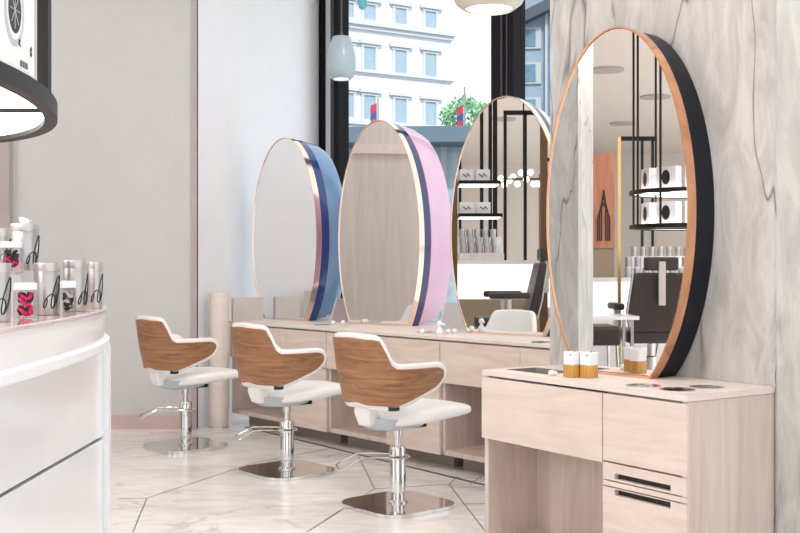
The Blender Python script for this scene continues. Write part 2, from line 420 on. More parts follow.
# blue grey office block, right
ob = at(534, 60, 34)
t = thing('office_building', (ob.x, 34, -.1), math.radians(-7), label='blue grey office block with square windows, right of the dark mullion', cat='building')
MB().box(-.75, 3.2, 0, 6, 0, 16).build('wall', M['office'], t, smooth=0)
for py in (-20, 36, 71, 106, 141):
    z0 = at(534, py+9, 34).z; z1 = at(534, py-8.5, 34).z
    b = MB(); b.box(-.5, .22, -.08, .02, z0-.06, z1+.06); w_ = b.build('window', M['pole_grey'], t, smooth=0)
    MB().box(-.5, .05, -.1, -.07, z0, z1).build('pane', M['office_pane'], w_, smooth=0)
MB().box(.34, .42, -.15, 0, 0, 16).build('pier', M['pole_grey'], t, smooth=0)
MB().box(.42, .62, -.05, 0, 0, 16).build('glazing', M['office_pane'], t, smooth=0)
zA, zB = at(518, 26, 34).z, at(550, 2, 34).z
MB().loft([[(-.8,-.6,zA-.15),(-.8,-.1,zA-.15),(-.8,-.1,zA+.2),(-.8,-.6,zA+.2)],[(.8,-.6,zB-.15),(.8,-.1,zB-.15),(.8,-.1,zB+.2),(.8,-.6,zB+.2)]]).build('sloping_beam', M['office_dark'], t, smooth=0)
# tree and flags
def foliage(b, c, R, n, size, sx=1.0):
    for i in range(n):
        th = random.uniform(0, 2*PI); ph = math.acos(random.uniform(-1, 1)); r = R*random.uniform(.55, 1)
        p = Vector((c[0]+sx*r*math.sin(ph)*math.cos(th), c[1]+r*math.sin(ph)*math.sin(th), c[2]+r*.85*math.cos(ph)))
        a = Vector((random.gauss(0,1), random.gauss(0,1), random.gauss(0,1))).normalized(); e = a.orthogonal().normalized()
        g = a.cross(e); s = size*random.uniform(.6, 1.2)
        b.add([p+e*s, p+g*s*.5, p-e*s, p-g*s*.5], [(0,1,2,3)])
for i, (px, py, R, lab) in enumerate(((466, 118, 1.35, 'green leafy tree rising above the canopy beside the flag'), (489, 124, .75, 'smaller green leafy tree close to the dark window mullion'))):
    c = at(px, py, 52 if i == 0 else 48)
    t = thing('street_tree', (c.x, c.y, -.1), 0, label=lab, cat='tree')
    MB().lathe([(.16,0),(.12,c.z-.4)], seg=10).build('trunk', M['bark'], t)
    b = MB(); foliage(b, (0,0,c.z), R, 900, .16)
    b.build('foliage', M['leaf'], t, smooth=0)
for px, pt, pb, lab in ((464.5, 88, 128, 'red and blue flag hanging on a pole in front of the tree'), (378, 99, 128, 'small red and blue flag hanging in front of the townhouse')):
    c = at(px, pt, 40); zb = at(px, 106 if px > 400 else 104, 40).z
    t = thing('street_flag', (c.x, c.y, -.1), 0, label=lab, cat='flag')
    MB().lathe([(.05,0),(.035,c.z+.1)], seg=8).build('pole', M['pole_grey'], t)
    z = zb + .1
    for k, (m_, h0, h1) in enumerate((('flag_red',0,.3),('flag_blue',.3,.55),('flag_red',.55,.9))):
        b = MB(); b.loft([[(-.05-.22, .02*math.sin(q_*3), z-h0-.1-q_*.0) , (-.05, 0, z-h0), (-.05, .01, z-h1), (-.05-.24, .03*math.sin(q_*3+1), z-h1-.1)] for q_ in (0, .1)])
        b.build('flag_cloth', M[m_], t, smooth=0)

# ------------------------------------------------------------------ mirrors
def ell(a, b, zc, y, k=1.0, n=64, zmin=0.0):
    """ellipse outline cut straight at zmin, in the xz plane"""
    a, b = a*k, b*k
    t0 = math.asin(max(-1, min(1, (zmin - zc)/b)))
    return [(a*math.cos(t0 + (PI-2*t0)*i/(n-1)), y, zc + b*math.sin(t0 + (PI-2*t0)*i/(n-1))) for i in range(n)]
def make_mirror(S, rim, band, shell, depth, label, line=None):
    t = thing('oval_mirror', (S['P'].x, S['P'].y, TOP+.0005), rz(S['phi']), label=label, cat='mirror')
    a, b, zc = S['a'], S['b'], S['zc']
    E = lambda y, k=1.0, zm=0.0: ell(a, b, zc, y, k, zmin=zm)
    r0, r1, r2, r3 = depth
    # metal rim: front lip + side band
    k_in = 1 - .0035/a
    m = MB(); m.loft([E(.012, k_in, .010), E(.0, k_in, .010), E(0, 1), E(r1, 1), E(r1, .97), E(r1-.004, .97)], cap=False)
    m.loft([E(r1-.004, .97), E(.014, .97)], cap=False)
    rm = m.build('rim', rim, t, smooth=30)
    m = MB(); m.loft([E(.006, k_in-.002, .011), E(.012, k_in-.002, .011)])
    m.build('mirror_glass', M['mirror'], t, smooth=0)
    m = MB(); m.loft([E(r1-.002, .985), E(r1, .99), E(r2, .99), E(r2, .95)])
    m.build('band', band, t, smooth=30)
    if line:
        m = MB(); m.loft([E(r2, .985), E(r2+.008, .985)])
        m.build('edge_line', line, t, smooth=30)
        r2 += .008
    if shell:
        m = MB(); m.loft([E(r2, .95), E(r2, .985), E(r2+(r3-r2)*.6, .965, .05), E(r3-.02, .93, .12), E(r3, .89, .15)])
        m.build('back_shell', shell, t, smooth=30)
    return t
make_mirror(M1, M['rose_gold'], M['navy_bright'], M['steel_blue'], (0,.055,.13,.36), 'oval standing mirror with blue back, furthest left on the long counter', M['navy'])
make_mirror(M2, M['rose_gold'], M['navy'], M['pink'], (0,.055,.13,.42), 'oval standing mirror with pink back shell on the long counter', M['magenta'])
make_mirror(M3, M['rose_gold'], M['navy'], M['pearl'], (0,.05,.11,.26), 'oval standing mirror with pale pearl back, half hidden by the marble wall', M['pearl'])
make_mirror(M4, M['copper'], M['black_lacquer'], None, (0,.05,.165,.165), 'large oval mirror with copper rim and black side on the near cabinet')

# ------------------------------------------------------------------ long counter (two cabinets + worktop)
sB = lambda px: col_s(px, LB, UB)
SEND = 3.75
rB = rz(PHI_B)
def frontpanel(par, name, x0, x1, z0, z1, mat, y0=-.0, th=.02, **kw):
    return MB().box(x0+.0015, x1-.0015, y0, y0+th, z0, z1).build(name, mat, par, bevel=.0012, seg=1, smooth=0, **kw)
t = thing('worktop', (LB.x, LB.y, 0), rB, label='long pale wood worktop carrying the three back mirrors', cat='counter')
MB().box(-.005, SEND, -.012, 1.02, GAP+.006, TOP).build('slab', M['ash_top'], t, bevel=.002, seg=1, smooth=0)
for s_, yA, yB in ((sB(229.3)+.0, .02, .30), (.66, .48, .68), (1.96, .43, .72)):
    MB().loft([[(s_, yA, TOP-.001), (s_+.025, yA, TOP-.001), (s_+.025, yA+(.065 if yA > .1 else 0), 1.0), (s_, yA+(.065 if yA > .1 else 0), 1.0)],
               [(s_, yB, TOP-.001), (s_+.025, yB, TOP-.001), (s_+.025, yB, 1.0), (s_, yB, 1.0)]]).build('upstand', M['upstand'], t, smooth=0)
def cabinet(name, x0, xk, xe, fronts, label):
    """kneehole from x0 to xk, drawer pedestal from xk to xe"""
    t = thing(name, (LB.x, LB.y, 0), rB, label=label, cat='cabinet')
    b = MB()
    b.box(x0, x0+.025, .022, .6, BOT, GAP+.005)                          # left side
    b.box(x0, xe, .022, .6, DRB+.012, DRB+.03)                            # underside of the drawer box
    b.box(x0+.025, xe, .40, .42, BOT, DRB+.012)                           # back of kneehole
    b.box(x0, xe, .022, .6, BOT, BOT+.03)                                 # floor shelf
    b.box(xk, xe, .022, .40, BOT+.03, DRB+.012)                           # pedestal
    b.box(x0+.025, xe, .6, .62, BOT, GAP)
    b.box(x0+.025, xe, .03, .6, GAP-.02, GAP)
    b.build('carcass', M['ash_v'], t, smooth=0)
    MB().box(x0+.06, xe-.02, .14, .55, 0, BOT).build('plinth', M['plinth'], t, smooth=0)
    for (a, c, z0, z1) in fronts:
        frontpanel(t, 'drawer', a, c, z0, z1, M['ash_h'])
    return t
g = .004
s0, s1, s2, s3, s4, s5, s6 = 0.0, sB(286), sB(326.2), sB(386), sB(439.7), sB(520), 3.72
cabinet('vanity_cabinet', s0, s1, s2-.002, [(s0,s1,DRB,GAP-g),(s1,s2-.002,DRB,GAP-g),(s1,s2-.002,BOT,DRB-g)], 'pale wood vanity cabinet at the left end of the long counter')
cabinet('vanity_cabinet', s2+.002, s3, s4-.002, [(s2+.002,s3,DRB,GAP-g),(s3,s4-.002,DRB,GAP-g),(s3,s4-.002,BOT,DRB-g)], 'pale wood vanity cabinet behind the chair nearest the camera')
cabinet('vanity_cabinet', s4+.002, s5, s6, [(s4+.002,s5,DRB,GAP-g),(s5,s6,DRB,GAP-g),(s5,s6,BOT,DRB-g)], 'pale wood vanity cabinet running behind the near cabinet')

# ------------------------------------------------------------------ near cabinet
rN = rz(PHI_N)
t = thing('dressing_cabinet', (CN.x, CN.y, 0), rN, label='near pale wood cabinet with kneehole and drawers against the marble wall', cat='cabinet')
xl = col_s(481.3, CN, UN); xd = col_s(602.3, CN, UN); xl2 = col_s(484.8, CN+NN*.04, UN)
b = MB()
b.box(xl2, xl2+.024, .04, WALLN-.003, 0, GAP)
b.box(xl2+.024, xd+.002, .31, .33, 0, DRB+.03)
b.box(xl2+.024, xd, .06, .31, .09, .12)
b.box(xl2, xd, .03, WALLN-.003, DRB+.008, DRB+.026)
b.build('carcass', M['ash_v'], t, smooth=0)
b = MB(); b.box(xd+.006, -.03, .022, WALLN-.003, .04, GAP); b.build('pedestal', M['ash_v'], t, smooth=0)
MB().box(-.028, 0, .004, WALLN-.003, .0, GAP+.004).build('end_panel', M['ash_v'], t, bevel=.003, seg=2, smooth=0)
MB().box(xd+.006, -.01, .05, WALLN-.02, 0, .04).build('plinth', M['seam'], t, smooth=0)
frontpanel(t, 'drawer', xl, xd-.001, DRB, GAP-g, M['ash_h'], 0, .022)
zz = lambda py: HC - (py-HOR)*3.587/F
xr = -.002
frontpanel(t, 'drawer', xd+.001, xr, zz(478.2), GAP-g, M['ash_h'], 0, .022)
def slot_front(z0, z1, zs0, zs1, xs0, xs1, deep):
    """drawer front with a real letterbox pull"""
    b = MB(); X0, X1 = xd+.0025, xr-.0015
    b.box(X0, X1, 0, .022, zs1, z1); b.box(X0, xs0, 0, .022, zs0, zs1); b.box(xs1, X1, 0, .022, zs0, zs1)
    if zs0 > z0: b.box(X0, X1, 0, .022, z0, zs0)
    o = b.build('drawer', M['ash_h'], t, smooth=0)
    MB().box(xs0, xs1, .0205, .0218, zs0-.002, zs1+.002).build('pull_slot', M['ink'], o, smooth=0, label='black letterbox slot')
    return o
xs0, xs1 = col_s(614.5, CN, UN), col_s(670.5, CN, UN)
z_a, z_b, z_c, z_d = zz(479), zz(498.7), zz(499.3), zz(506)
def zl(px, py): return HC - (py-HOR)*(CN.y + UN.y*col_s(px, CN, UN))/F
slot_front(z_b+.001, z_a-.004, zl(642, 486.3), zl(642, 481.4)+.004, xs0, xs1, 0)
frontpanel(t, 'rail', xd+.001, xr, z_d+.003, z_c-.002, M['ash_h'], 0, .022)
slot_front(.05, z_d-.001, zl(642, 502.5)-.002, zl(642, 496.6), xs0, xs1, 0)
# worktop with a recessed tray and three round holders
wt = thing('worktop', (CN.x, CN.y, 0), rN, label='pale wood worktop of the near cabinet with tray and round holders', cat='counter')
tp = [G(508,370.5,TOP), G(563,379,TOP)]
def locN(p): q = p - CN; return q.dot(UN), q.dot(NN)
xw0 = col_s(482.9, CN, UN)
tx0, tx1, ty0, ty1 = xw0+.05, xw0+.30, .08, .245
b = MB()
b.box(xw0, tx0, -.004, WALLN-.002, GAP+.005, TOP); b.box(tx1, .004, -.004, WALLN-.002, GAP+.005, TOP)
b.box(tx0, tx1, -.004, ty0, GAP+.005, TOP); b.box(tx0, tx1, ty1, WALLN-.002, GAP+.005, TOP)
b.build('slab', M['ash_top'], wt, smooth=0)
b = MB()
b.box(tx0+.001, tx1-.001, ty0+.001, ty1-.001, GAP-.048, GAP-.045)
for (a, c, d_, e) in ((tx0,tx0+.004,ty0,ty1),(tx1-.004,tx1,ty0,ty1),(tx0,tx1,ty0,ty0+.004),(tx0,tx1,ty1-.004,ty1)):
    b.box(a, c, d_, e, GAP-.048, TOP+.001)
b.build('tray', M['tray'], wt, smooth=0)
for (px, py) in ((643, 387), (677.5, 391), (707, 388.5)):
    x, y = locN(G(px, py, TOP))
    b = MB()
    ring = lambda r, z, n=40: [(x+r*math.cos(2*PI*i/n), y+r*math.sin(2*PI*i/n), z) for i in range(n)]
    b.loft([ring(.062, TOP-.001), ring(.062, TOP+.003), ring(.050, TOP+.003), ring(.050, TOP-.001)], cap=False)
    for k in (-1, 0, 1):
        b.box(x-.05, x+.05, y+k*.026-.005, y+k*.026+.005, TOP, TOP+.0025)
    b.box(x-.008, x+.008, y-.05, y+.05, TOP, TOP+.0026)
    h = b.build('tool_holder', M['chrome'], wt, smooth=30)
    MB().lathe([(.051, TOP-.0005), (.051, TOP+.0008)], (x, y, 0), 32).build('opening', M['ink'], h, smooth=0)
# small square canisters, white above gold
def canister(px, py, w, h, label, loc=None):
    p = G(px, py, TOP)
    t = thing('square_canister', (p.x, p.y, TOP+.0005), rz(PHI_N+6), label=label, cat='canister', group='white and gold canisters on the near cabinet')
    MB().prism(roundrect(w/2, w/2, .008), 0, h*.48).build('gold_base', M['gold'], t, bevel=.002, label='gold lower half')
    MB().prism(roundrect(w/2-.0005, w/2-.0005, .008), h*.48, h).build('white_top', M['white_gloss'], t, bevel=.003, label='white upper half')
    MB().cyl((w*.22, -.0, 0), .004, h, h+.002, 10).build('spout_hole', M['ink'], t)
    b = MB(); b.tube([(w*.2, -w/2-.0006, h*.88), (w*.32, -w/2-.0006, h*.88)], .0022, 6); b.build('mark', M['ink'], t)
    return t
canister(572.3, 378.0, .054, .099, 'white and gold square canister, left of the pair by the copper rim')
canister(588.8, 378.6, .054, .099, 'white and gold square canister, right of the pair by the copper rim')
pb = G(560, 377.5, TOP)
t = thing('cotton_ball', (pb.x-.03, pb.y+.02, TOP), 0, label='small white cotton ball at the edge of the tray', cat='cotton ball')
b = MB(); b.sphere((0,0,.012), .014, 12, 8, .85); b.sphere((.015,.004,.009), .010, 10, 6); b.build('ball', M['upholstery'], t, smooth=80)

# ------------------------------------------------------------------ little things on the long counter
def grommet(px, py, label):
    p = G(px, py, TOP)
    t = thing('tool_holder', (p.x, p.y, TOP), rB, label=label, cat='holder')
    ring = lambda r, z, n=32: [(r*math.cos(2*PI*i/n), r*math.sin(2*PI*i/n), z) for i in range(n)]
    MB().loft([ring(.062, .0005), ring(.062, .004), ring(.048, .004), ring(.048, .0005)], cap=False).build('ring', M['chrome'], t, smooth=30)
    b = MB()
    for k in (-1, 0, 1): b.box(-.048, .048, k*.026-.005, k*.026+.005, .0005, .003)
    b.build('grille', M['chrome'], t, smooth=0)
    MB().lathe([(.049, .0002), (.049, .0012)], seg=24).build('opening', M['ink'], t, smooth=0)
grommet(426.5, 333.6, 'round chrome tool holder in the counter below the pink mirror')
grommet(323, 326.2, 'round chrome tool holder in the counter below the blue mirror')
grommet(541, 343.6, 'round chrome tool holder in the counter below the pearl mirror')
def white_bit(kind, px, py, label):
    p = G(px, py, TOP)
    t = thing('white_bottle' if kind else 'cotton_ball', (p.x, p.y, TOP+.0005), 0, label=label, cat='bottle' if kind else 'cotton ball')
    if kind:
        MB().lathe([(.022,0),(.024,.01),(.02,.03),(.011,.04),(.010,.05),(.017,.058),(.019,.07),(.014,.082),(.004,.086)], seg=16).build('bottle', M['white_gloss'], t, smooth=80)
        MB().tube([(0,0,.06),(.02,-.01,.064),(.032,-.015,.058)], .005, 8).build('nozzle', M['white_gloss'], t)
    else:
        MB().lathe([(.012,0),(.017,.006),(.019,.016),(.014,.026),(.004,.03)], seg=14).build('ball', M['upholstery'], t, smooth=80)
white_bit(1, 439.5, 335.3, 'small white bottle with round head right of the pink mirror')
white_bit(0, 448, 334.6, 'white cotton ball just right of the small white bottle')
white_bit(0, 454.5, 334.2, 'white cotton ball nearest the pearl mirror, right of the white bottle')
white_bit(0, 422, 334.8, 'white cotton ball left of the small white bottle by the pink mirror')
white_bit(0, 333, 325.6, 'white cotton ball on the counter right of the blue mirror')
white_bit(0, 343, 325.4, 'white cotton ball on the counter beside the left rim of the pink mirror')

# ------------------------------------------------------------------ salon chairs
def smooth01(x): x = max(0, min(1, x)); return x*x*(3-2*x)
PL = []                                                # plan of one half of the shell: back centre -> arm tip
HW, YF, YS, YBK = .272, .115, -.06, -.305
for i in range(25):
    a = PI/2*i/24; e = 2.5
    PL.append((HW*math.sin(a)**(2/e), YS - (YS-YBK)*math.cos(a)**(2/e)))
for i in range(1, 9):
    PL.append((HW - .012*(i/8)**2, YS + (YF-YS)*i/8))
CUM = [0]
for i in range(1, len(PL)): CUM.append(CUM[-1] + math.dist(PL[i], PL[i-1]))
LEN = CUM[-1]
def plan(c):
    sgn = 1 if c >= 0 else -1; c = min(abs(c), LEN)
    for i in range(1, len(CUM)):
        if c <= CUM[i] + 1e-9:
            f = (c-CUM[i-1])/(CUM[i]-CUM[i-1]); p, q = PL[i-1], PL[i]
            d = Vector((q[0]-p[0], q[1]-p[1])).normalized()
            return Vector((sgn*(p[0]+(q[0]-p[0])*f), p[1]+(q[1]-p[1])*f)), Vector((sgn*d.y, -d.x))
def ztop(c):
    c = abs(c); z = .916 - .006*smooth01(c/.15) - .145*smooth01((c-.178)/.09)
    return z
def zbot(c):
    c = abs(c); return .525 + .01*smooth01((.1-c)/.1) + .115*max(0, (c-.27)/(LEN-.27))**1.1
def shell_pt(c, v, off, ins_t=0, ins_b=0, tip=0.0):
    """v 0..1 bottom to top"""
    p, nr = plan(c)
    zt, zb = ztop(c)-ins_t, zbot(c)+ins_b
    R = .065
    dl = (LEN - tip) - abs(c)
    if dl < R:
        k = math.sqrt(max(0, 1-((R-dl)/R)**2)); zm = zb*.42+zt*.58; zt = zm+(zt-zm)*k; zb = zm+(zb-zm)*k
    z = zb + (zt-zb)*v
    fl_ = .86 + .14*smooth01((z-.50)/.30) if z < .8 else 1.0 + .05*(z-.8)/.1
    bk = Vector((p.x*fl_, p.y*fl_)) if p.y < YS else Vector((p.x*fl_, YS*fl_ + (p.y-YS)))
    q = bk + nr*off
    return (q.x, q.y, z)
def stations(tip, n=56):
    L_ = LEN - tip - .0008
    return [L_*math.sin(PI/2*(-1+2*i/n)) for i in range(n+1)]
def make_chair(label):
    t = thing('salon_chair', (0,0,0), 0, label=label, cat='chair', group='white salon chairs facing the long counter')
    th = .045
    vs = (0, .04, .2, .4, .6, .8, .96, 1)
    rings = []
    for c in stations(0):
        w = max(.25, 1 - max(0, .05-(LEN-abs(c)))/.05*.4)
        out = [shell_pt(c, v, 0 if 0 < v < 1 else -.012) for v in vs]
        inn = [shell_pt(c, v, -th*w if 0 < v < 1 else -th*w+.012) for v in reversed(vs)]
        rings.append(out + inn)
    MB().loft(rings).build('backrest', M['upholstery'], t, subsurf=1)
    rings = []
    for c in stations(.026):
        out = [shell_pt(c, v, .006, .026, .028, .026) for v in (0,.1,.3,.5,.7,.9,1)]
        inn = [shell_pt(c, v, -.006, .026, .028, .026) for v in (1,.9,.7,.5,.3,.1,0)]
        rings.append(out+inn)
    MB().loft(rings).build('wood_panel', M['walnut'], t, smooth=40, label='walnut veneer outer panel')
    # dark tab at the lower edge of the veneer
    b = MB()
    c0 = .225
    b.loft([[shell_pt(c0+d_, v_, o_, .026, .005, .026) for (v_, o_) in ((.0, -.004), (.0, .011), (.075, .011), (.075, -.004))] for d_ in (0, .02, .04, .06)])
    b.build('tab', M['ink'], t, smooth=0, label='dark tab')
    # seat cushion
    rings = []
    FS = [0, .015, .06, .14, .24, .34, .44, .54, .64, .74, .84, .92, .97, .99, 1]
    for i, f in enumerate(FS):
        y = -.165 + .512*f
        hw = .238 - .02*f**3
        if y < .05: hw *= math.sqrt(max(.12, 1-((.05-y)/.225)**2))
        hw *= {len(FS)-1:.86, len(FS)-2:.90, len(FS)-3:.955}.get(i, 1)
        zt = .498 + .024*math.sin(PI*f*.9) + .014*f; zb = .43 + .038*f
        if i == 0: zt -= .02; zb += .014
        if i == len(FS)-1: zt -= .016; zb += .012
        zm = (zt+zb)/2
        rings.append([(-hw, y, zm), (-hw*.985, y, zt-.012), (-hw*.86, y, zt), (0, y, zt+.003), (hw*.86, y, zt), (hw*.985, y, zt-.012), (hw, y, zm), (hw*.98, y, zb+.012), (hw*.8, y, zb), (0, y, zb), (-hw*.8, y, zb), (-hw*.98, y, zb+.012)])
    MB().loft(rings).build('seat', M['upholstery'], t, subsurf=2)
    b = MB(); b.loft([[(x, y, .412) for x, y in roundrect(.10, .12, .09, cy=-.05)], [(x, y, .425) for x, y in roundrect(.145, .155, .13, cy=-.035)], [(x, y, .475) for x, y in roundrect(.165, .172, .14, cy=-.03)]])
    b.build('seat_pan', M['upholstery_grey'], t, smooth=40, label='grey moulded seat pan')
    b = MB(); b.prism(roundrect(.09, .14, .03, cy=.0), .410, .43); b.build('mounting_plate', M['black'], t, bevel=.004)
    # white bracket joining shell and seat at the back
    b = MB(); b.loft([[(-.045,-.225,.435),(.045,-.225,.435),(.045,-.15,.435),(-.045,-.15,.435)],[(-.06,-.245,.50),(.06,-.245,.50),(.06,-.17,.50),(-.06,-.17,.50)],[(-.06,-.240,.57),(.06,-.240,.57),(.06,-.20,.57),(-.06,-.20,.57)]])
    b.build('back_bracket', M['upholstery'], t, bevel=.012, seg=3)
    # column
    MB().lathe([(.019,.30),(.019,.365),(.026,.367),(.026,.415)], seg=24).build('piston', M['chrome'], t)
    MB().lathe([(.052,.018),(.052,.027),(.036,.034),(.036,.07),(.043,.078),(.043,.305),(.039,.312),(.02,.314)], seg=32).build('column', M['chrome'], t, smooth=40)
    # pump lever: flat wire loop
    d1 = Vector((-.5, -.85)).normalized(); d2 = Vector((-d1.y, d1.x))
    P = lambda f, s, z: tuple(d1*f + d2*s) + (z,)
    pts = [P(-.06,-.03,.258), P(-.045,-.05,.258), P(0,-.062,.26), P(.12,-.066,.266), P(.2,-.075,.266), P(.29,-.082,.222), P(.315,-.06,.212), P(.31,.05,.208), P(.285,.075,.216), P(.2,.072,.264), P(.12,.064,.266), P(0,.062,.26), P(-.045,.05,.258), P(-.06,.03,.258)]
    MB().tube(pts, .0042, 8, closed=True).build('pump_lever', M['chrome'], t)
    MB().lathe([(.047,.245),(.047,.27)], seg=24).build('collar', M['chrome'], t)
    rr = roundrect(.234, .234, .105, 8)
    # softly bowed sides
    rr = [(x*(1+.08*(1-(y/.234)**2)), y*(1+.08*(1-(x/.234)**2))) for x, y in rr]
    sc_ = lambda k, z: [(x*k, y*k, z) for x, y in rr]
    MB().loft([sc_(1.0, 0), sc_(1.0, .0185), sc_(.988, .020), sc_(.5, .0205)]).build('base', M['chrome'], t, smooth=12)
    return t
CH = [(G(185.5, 447.8), 'white salon chair with walnut shell, furthest back beside the plain wall', 40), (G(286.8, 473.0), 'white salon chair with walnut shell, middle of the three', 40), (G(397.6, 507.0), 'white salon chair with walnut shell, nearest the camera', 40)]
proto = make_chair(CH[2][1])
for i, (p, lab, ph) in enumerate(CH):
    o = proto if i == 0 else copy_tree(proto)
    o['label'] = lab; o.location = (p.x, p.y, .001); o.rotation_euler = (0, 0, rz(ph))

# ------------------------------------------------------------------ display counter, left
DC = Vector((-1.6, 2.1)); DA, DB, DE = .806, 1.78, 3.0
HT = 1.25-.125; HFt = 1.037; HFb = 1.006
t = thing('display_counter', (DC.x, DC.y, 0), 0, label='white bow fronted display counter at the left edge', cat='display counter')
S = lambda k, z, da=0: [(x*k*(1+da/DA), y*k*(1+da/DB), z) for x, y in sup(DA, DB, DE, 96)]
MB().loft([S(1, HFt, -.016), S(1, HT-.012, -.016)]).build('upper_tier', M['white_gloss'], t, smooth=30)
MB().loft([S(1, HT-.012, -.010), S(1, HT-.009, -.006), S(1, HT-.003, -.006), S(1, HT, -.010)]).build('rose_top', M['rose_sheet'], t, smooth=30, label='thin rose coloured top sheet')
MB().loft([S(1, HFb, -.008), S(1, HFb+.006, 0), S(1, HFt-.006, 0), S(1, HFt, -.008)]).build('ledge', M['white_satin'], t, smooth=30, label='bowed white ledge')
fx = -.930 - DC.x; fy = 3.40 - DC.y
MB().box(-.55, fx-.02, -1.3, fy-.02, .0, HFb).build('carcass', M['white_satin'], t, smooth=0)
MB().box(-.56, fx+.019, fy-.02, fy+.004, 0, HFb-.001).build('end_panel', M['white_gloss'], t, smooth=0)
for z0, z1 in ((.718, HFb-.004), (.08, .708)):
    MB().box(fx-.02, fx, -1.3, fy-.022, z0, z1).build('drawer', M['white_gloss'], t, bevel=.002, seg=1, smooth=0)
MB().box(fx-.0215, fx-.019, -1.3, fy-.022, .05, HFb-.005).build('shadow_gap', M['seam'], t, smooth=0)
# stepped riser on the counter
t = thing('display_riser', (DC.x, DC.y, HT), 0, label='round white riser with rose top on the display counter', cat='riser')
RP = at(33, 270, 2.9)
RC = Vector((-.30, .62)); RR = .30
RC = Vector((RP.x - DC.x - RR, 2.78 - DC.y))
RH = .113
MB().lathe([(RR-.004,0),(RR-.004,RH-.006)], (RC.x, RC.y, 0), 48).build('drum', M['white_gloss'], t)
MB().lathe([(RR,RH-.006),(RR,RH)], (RC.x, RC.y, 0), 48).build('rose_top', M['rose_sheet'], t)
# big silver canisters with black lettering
def canister_big(r, h, name, loc, label, ang):
    t = thing(name, loc, ang, label=label, cat='canister', group='silver canisters on the display counter')
    MB().lathe([(r*.96,0),(r,.003),(r,h-.022),(r*.97,h-.02)], seg=40).build('can', M['silver_can'], t)
    MB().lathe([(r*1.02,h-.021),(r*1.04,h-.019),(r*1.04,h-.004),(r*1.0,h),(r*.9,h),(r*.88,h-.004),(r*.3,h-.004)], seg=40).build('lid', M['silver_lid'], t)
    # hand-drawn loops wrapped on the front
    pts = []
    H = h*.72
    def w(u, v):
        a = -PI/2 + u/r
        return ((r+.0006)*math.cos(a), (r+.0006)*math.sin(a), v)
    for i in range(110):
        f = i/109
        if f < .5:                                  # tall loop
            q = f/.5*2*PI; v = h*(.44 - .31*math.cos(q)); u = .005 + .0085*math.sin(q)
        else:                                       # lower loop and tail
            q = (f-.5)/.5*2.6*PI; v = h*(.26 - .13*math.cos(q)) + h*.03*(f-.5); u = .005 - .020*(f-.5)/.5*1.3 + .0075*math.sin(q)
        pts.append(w(u + .011*(v-h*.42)/(h*.31), v))
    MB().tube(pts, .0016, 6).build('lettering', M['ink'], t, label='looping black handwritten mark')
    return t
def face(p): return math.atan2(-p.y, -p.x) + PI/2
def place_big(pxl, pxr, pyt, pyb, z, lab, turn):
    Y = F*(HC-z)/(pyb-HOR) if pyb > HOR+6 else 2.75
    r = (pxr-pxl)/2*Y/F; X = ((pxl+pxr)/2-400)/F*Y
    h = (pyb-pyt)*Y/F
    return canister_big(r, h, 'silver_canister', (X, Y+r*.3, z+.0005), lab, face(Vector((X, Y))) + math.radians(turn))
place_big(33, 58.5, 264, 316, HT, 'silver canister with black loops behind the pink and black jar', 32)
place_big(62, 86, 261.5, 312.5, HT, 'silver canister with brassy lid behind the middle small jar', 60)
place_big(87.5, 101.5, 263, 309.5, HT, 'silver canister furthest right on the display counter', 40)
place_big(-14, 9, 264, 323, HT, 'silver canister cut by the left edge of the photo, on the counter', 30)
z2 = HT + RH
def place_up(px, w, pyt, Y, lab, turn):
    p = at(px, pyt, Y); r = w/2*Y/F
    return canister_big(r, p.z - z2, 'silver_canister', (p.x, Y, z2+.0005), lab, face(Vector((p.x, Y))) + math.radians(turn))
cu = place_up(24.8, 27, 225, 2.86, 'tallest silver canister standing on the round riser', 48)
b = MB()
p = at(25, 224, 2.86)
tt = thing('paper_bow', (p.x, p.y, z2 + (at(24.8,225,2.86).z - z2) + .001), 0, label='small white paper bow on the lid of the tallest canister', cat='bow')
b = MB(); b.loft([[(-.012,0,0),(.010,.004,0),(.010,.012,.002),(-.012,.010,.002)],[(-.016,0,.016),(.004,.004,.011),(.006,.010,.012),(-.014,.010,.018)]]); b.add([(0,0,0),(.014,.003,.010),(.016,.008,.008),(.004,.008,0)],[(0,1,2,3)])
b.build('bow', M['upholstery'], tt, smooth=0)
place_up(-1, 22, 229.5, 2.72, 'silver canister cut by the left edge, on the round riser', 40)
# small clear jars
def small_jar(px0, px1, pyt, pyb, z, lab, cols, Y=None):
    Y = Y or F*(HC-z)/(pyb-HOR)
    r = (px1-px0)/2*Y/F; X = ((px0+px1)/2-400)/F*Y; h = (pyb-pyt)*Y/F
    t = thing('clear_jar', (X, Y, z+.0005), face(Vector((X, Y))), label=lab, cat='jar', group='small clear jars on the display counter')
    MB().lathe([(r*.95,0),(r,.004),(r,h*.76),(r*.86,h*.80),(r*.86,h*.82)], seg=28).build('jar', M['jar_glass'], t)
    MB().lathe([(r*.98,h*.80),(r*.98,h*.97),(r*.92,h),(r*.3,h)], seg=28).build('lid', M['white_satin'], t)
    for k, m_ in enumerate(cols):
        b = MB()
        rnd = random.Random(px0*10+k)
        for q in range(5):
            a0 = rnd.uniform(0, 6.28); pts = []
            zc_ = h*(.14 + .5*rnd.random()); rr_ = r*.52
            for i in range(14):
                a = a0 + i/13*5
                pts.append((rr_*math.cos(a)*rnd.uniform(.8,1.1), rr_*math.sin(a)*rnd.uniform(.8,1.1), min(h*.68, max(h*.08, zc_ + h*.1*math.sin(2*a+k)))))
            b.tube(pts, r*.16, 6)
        b.build('hair_tie', M[m_], t, label={'ink':'black hair ties','hot_pink':'hot pink hair ties','piping':'pale hair ties'}[m_])
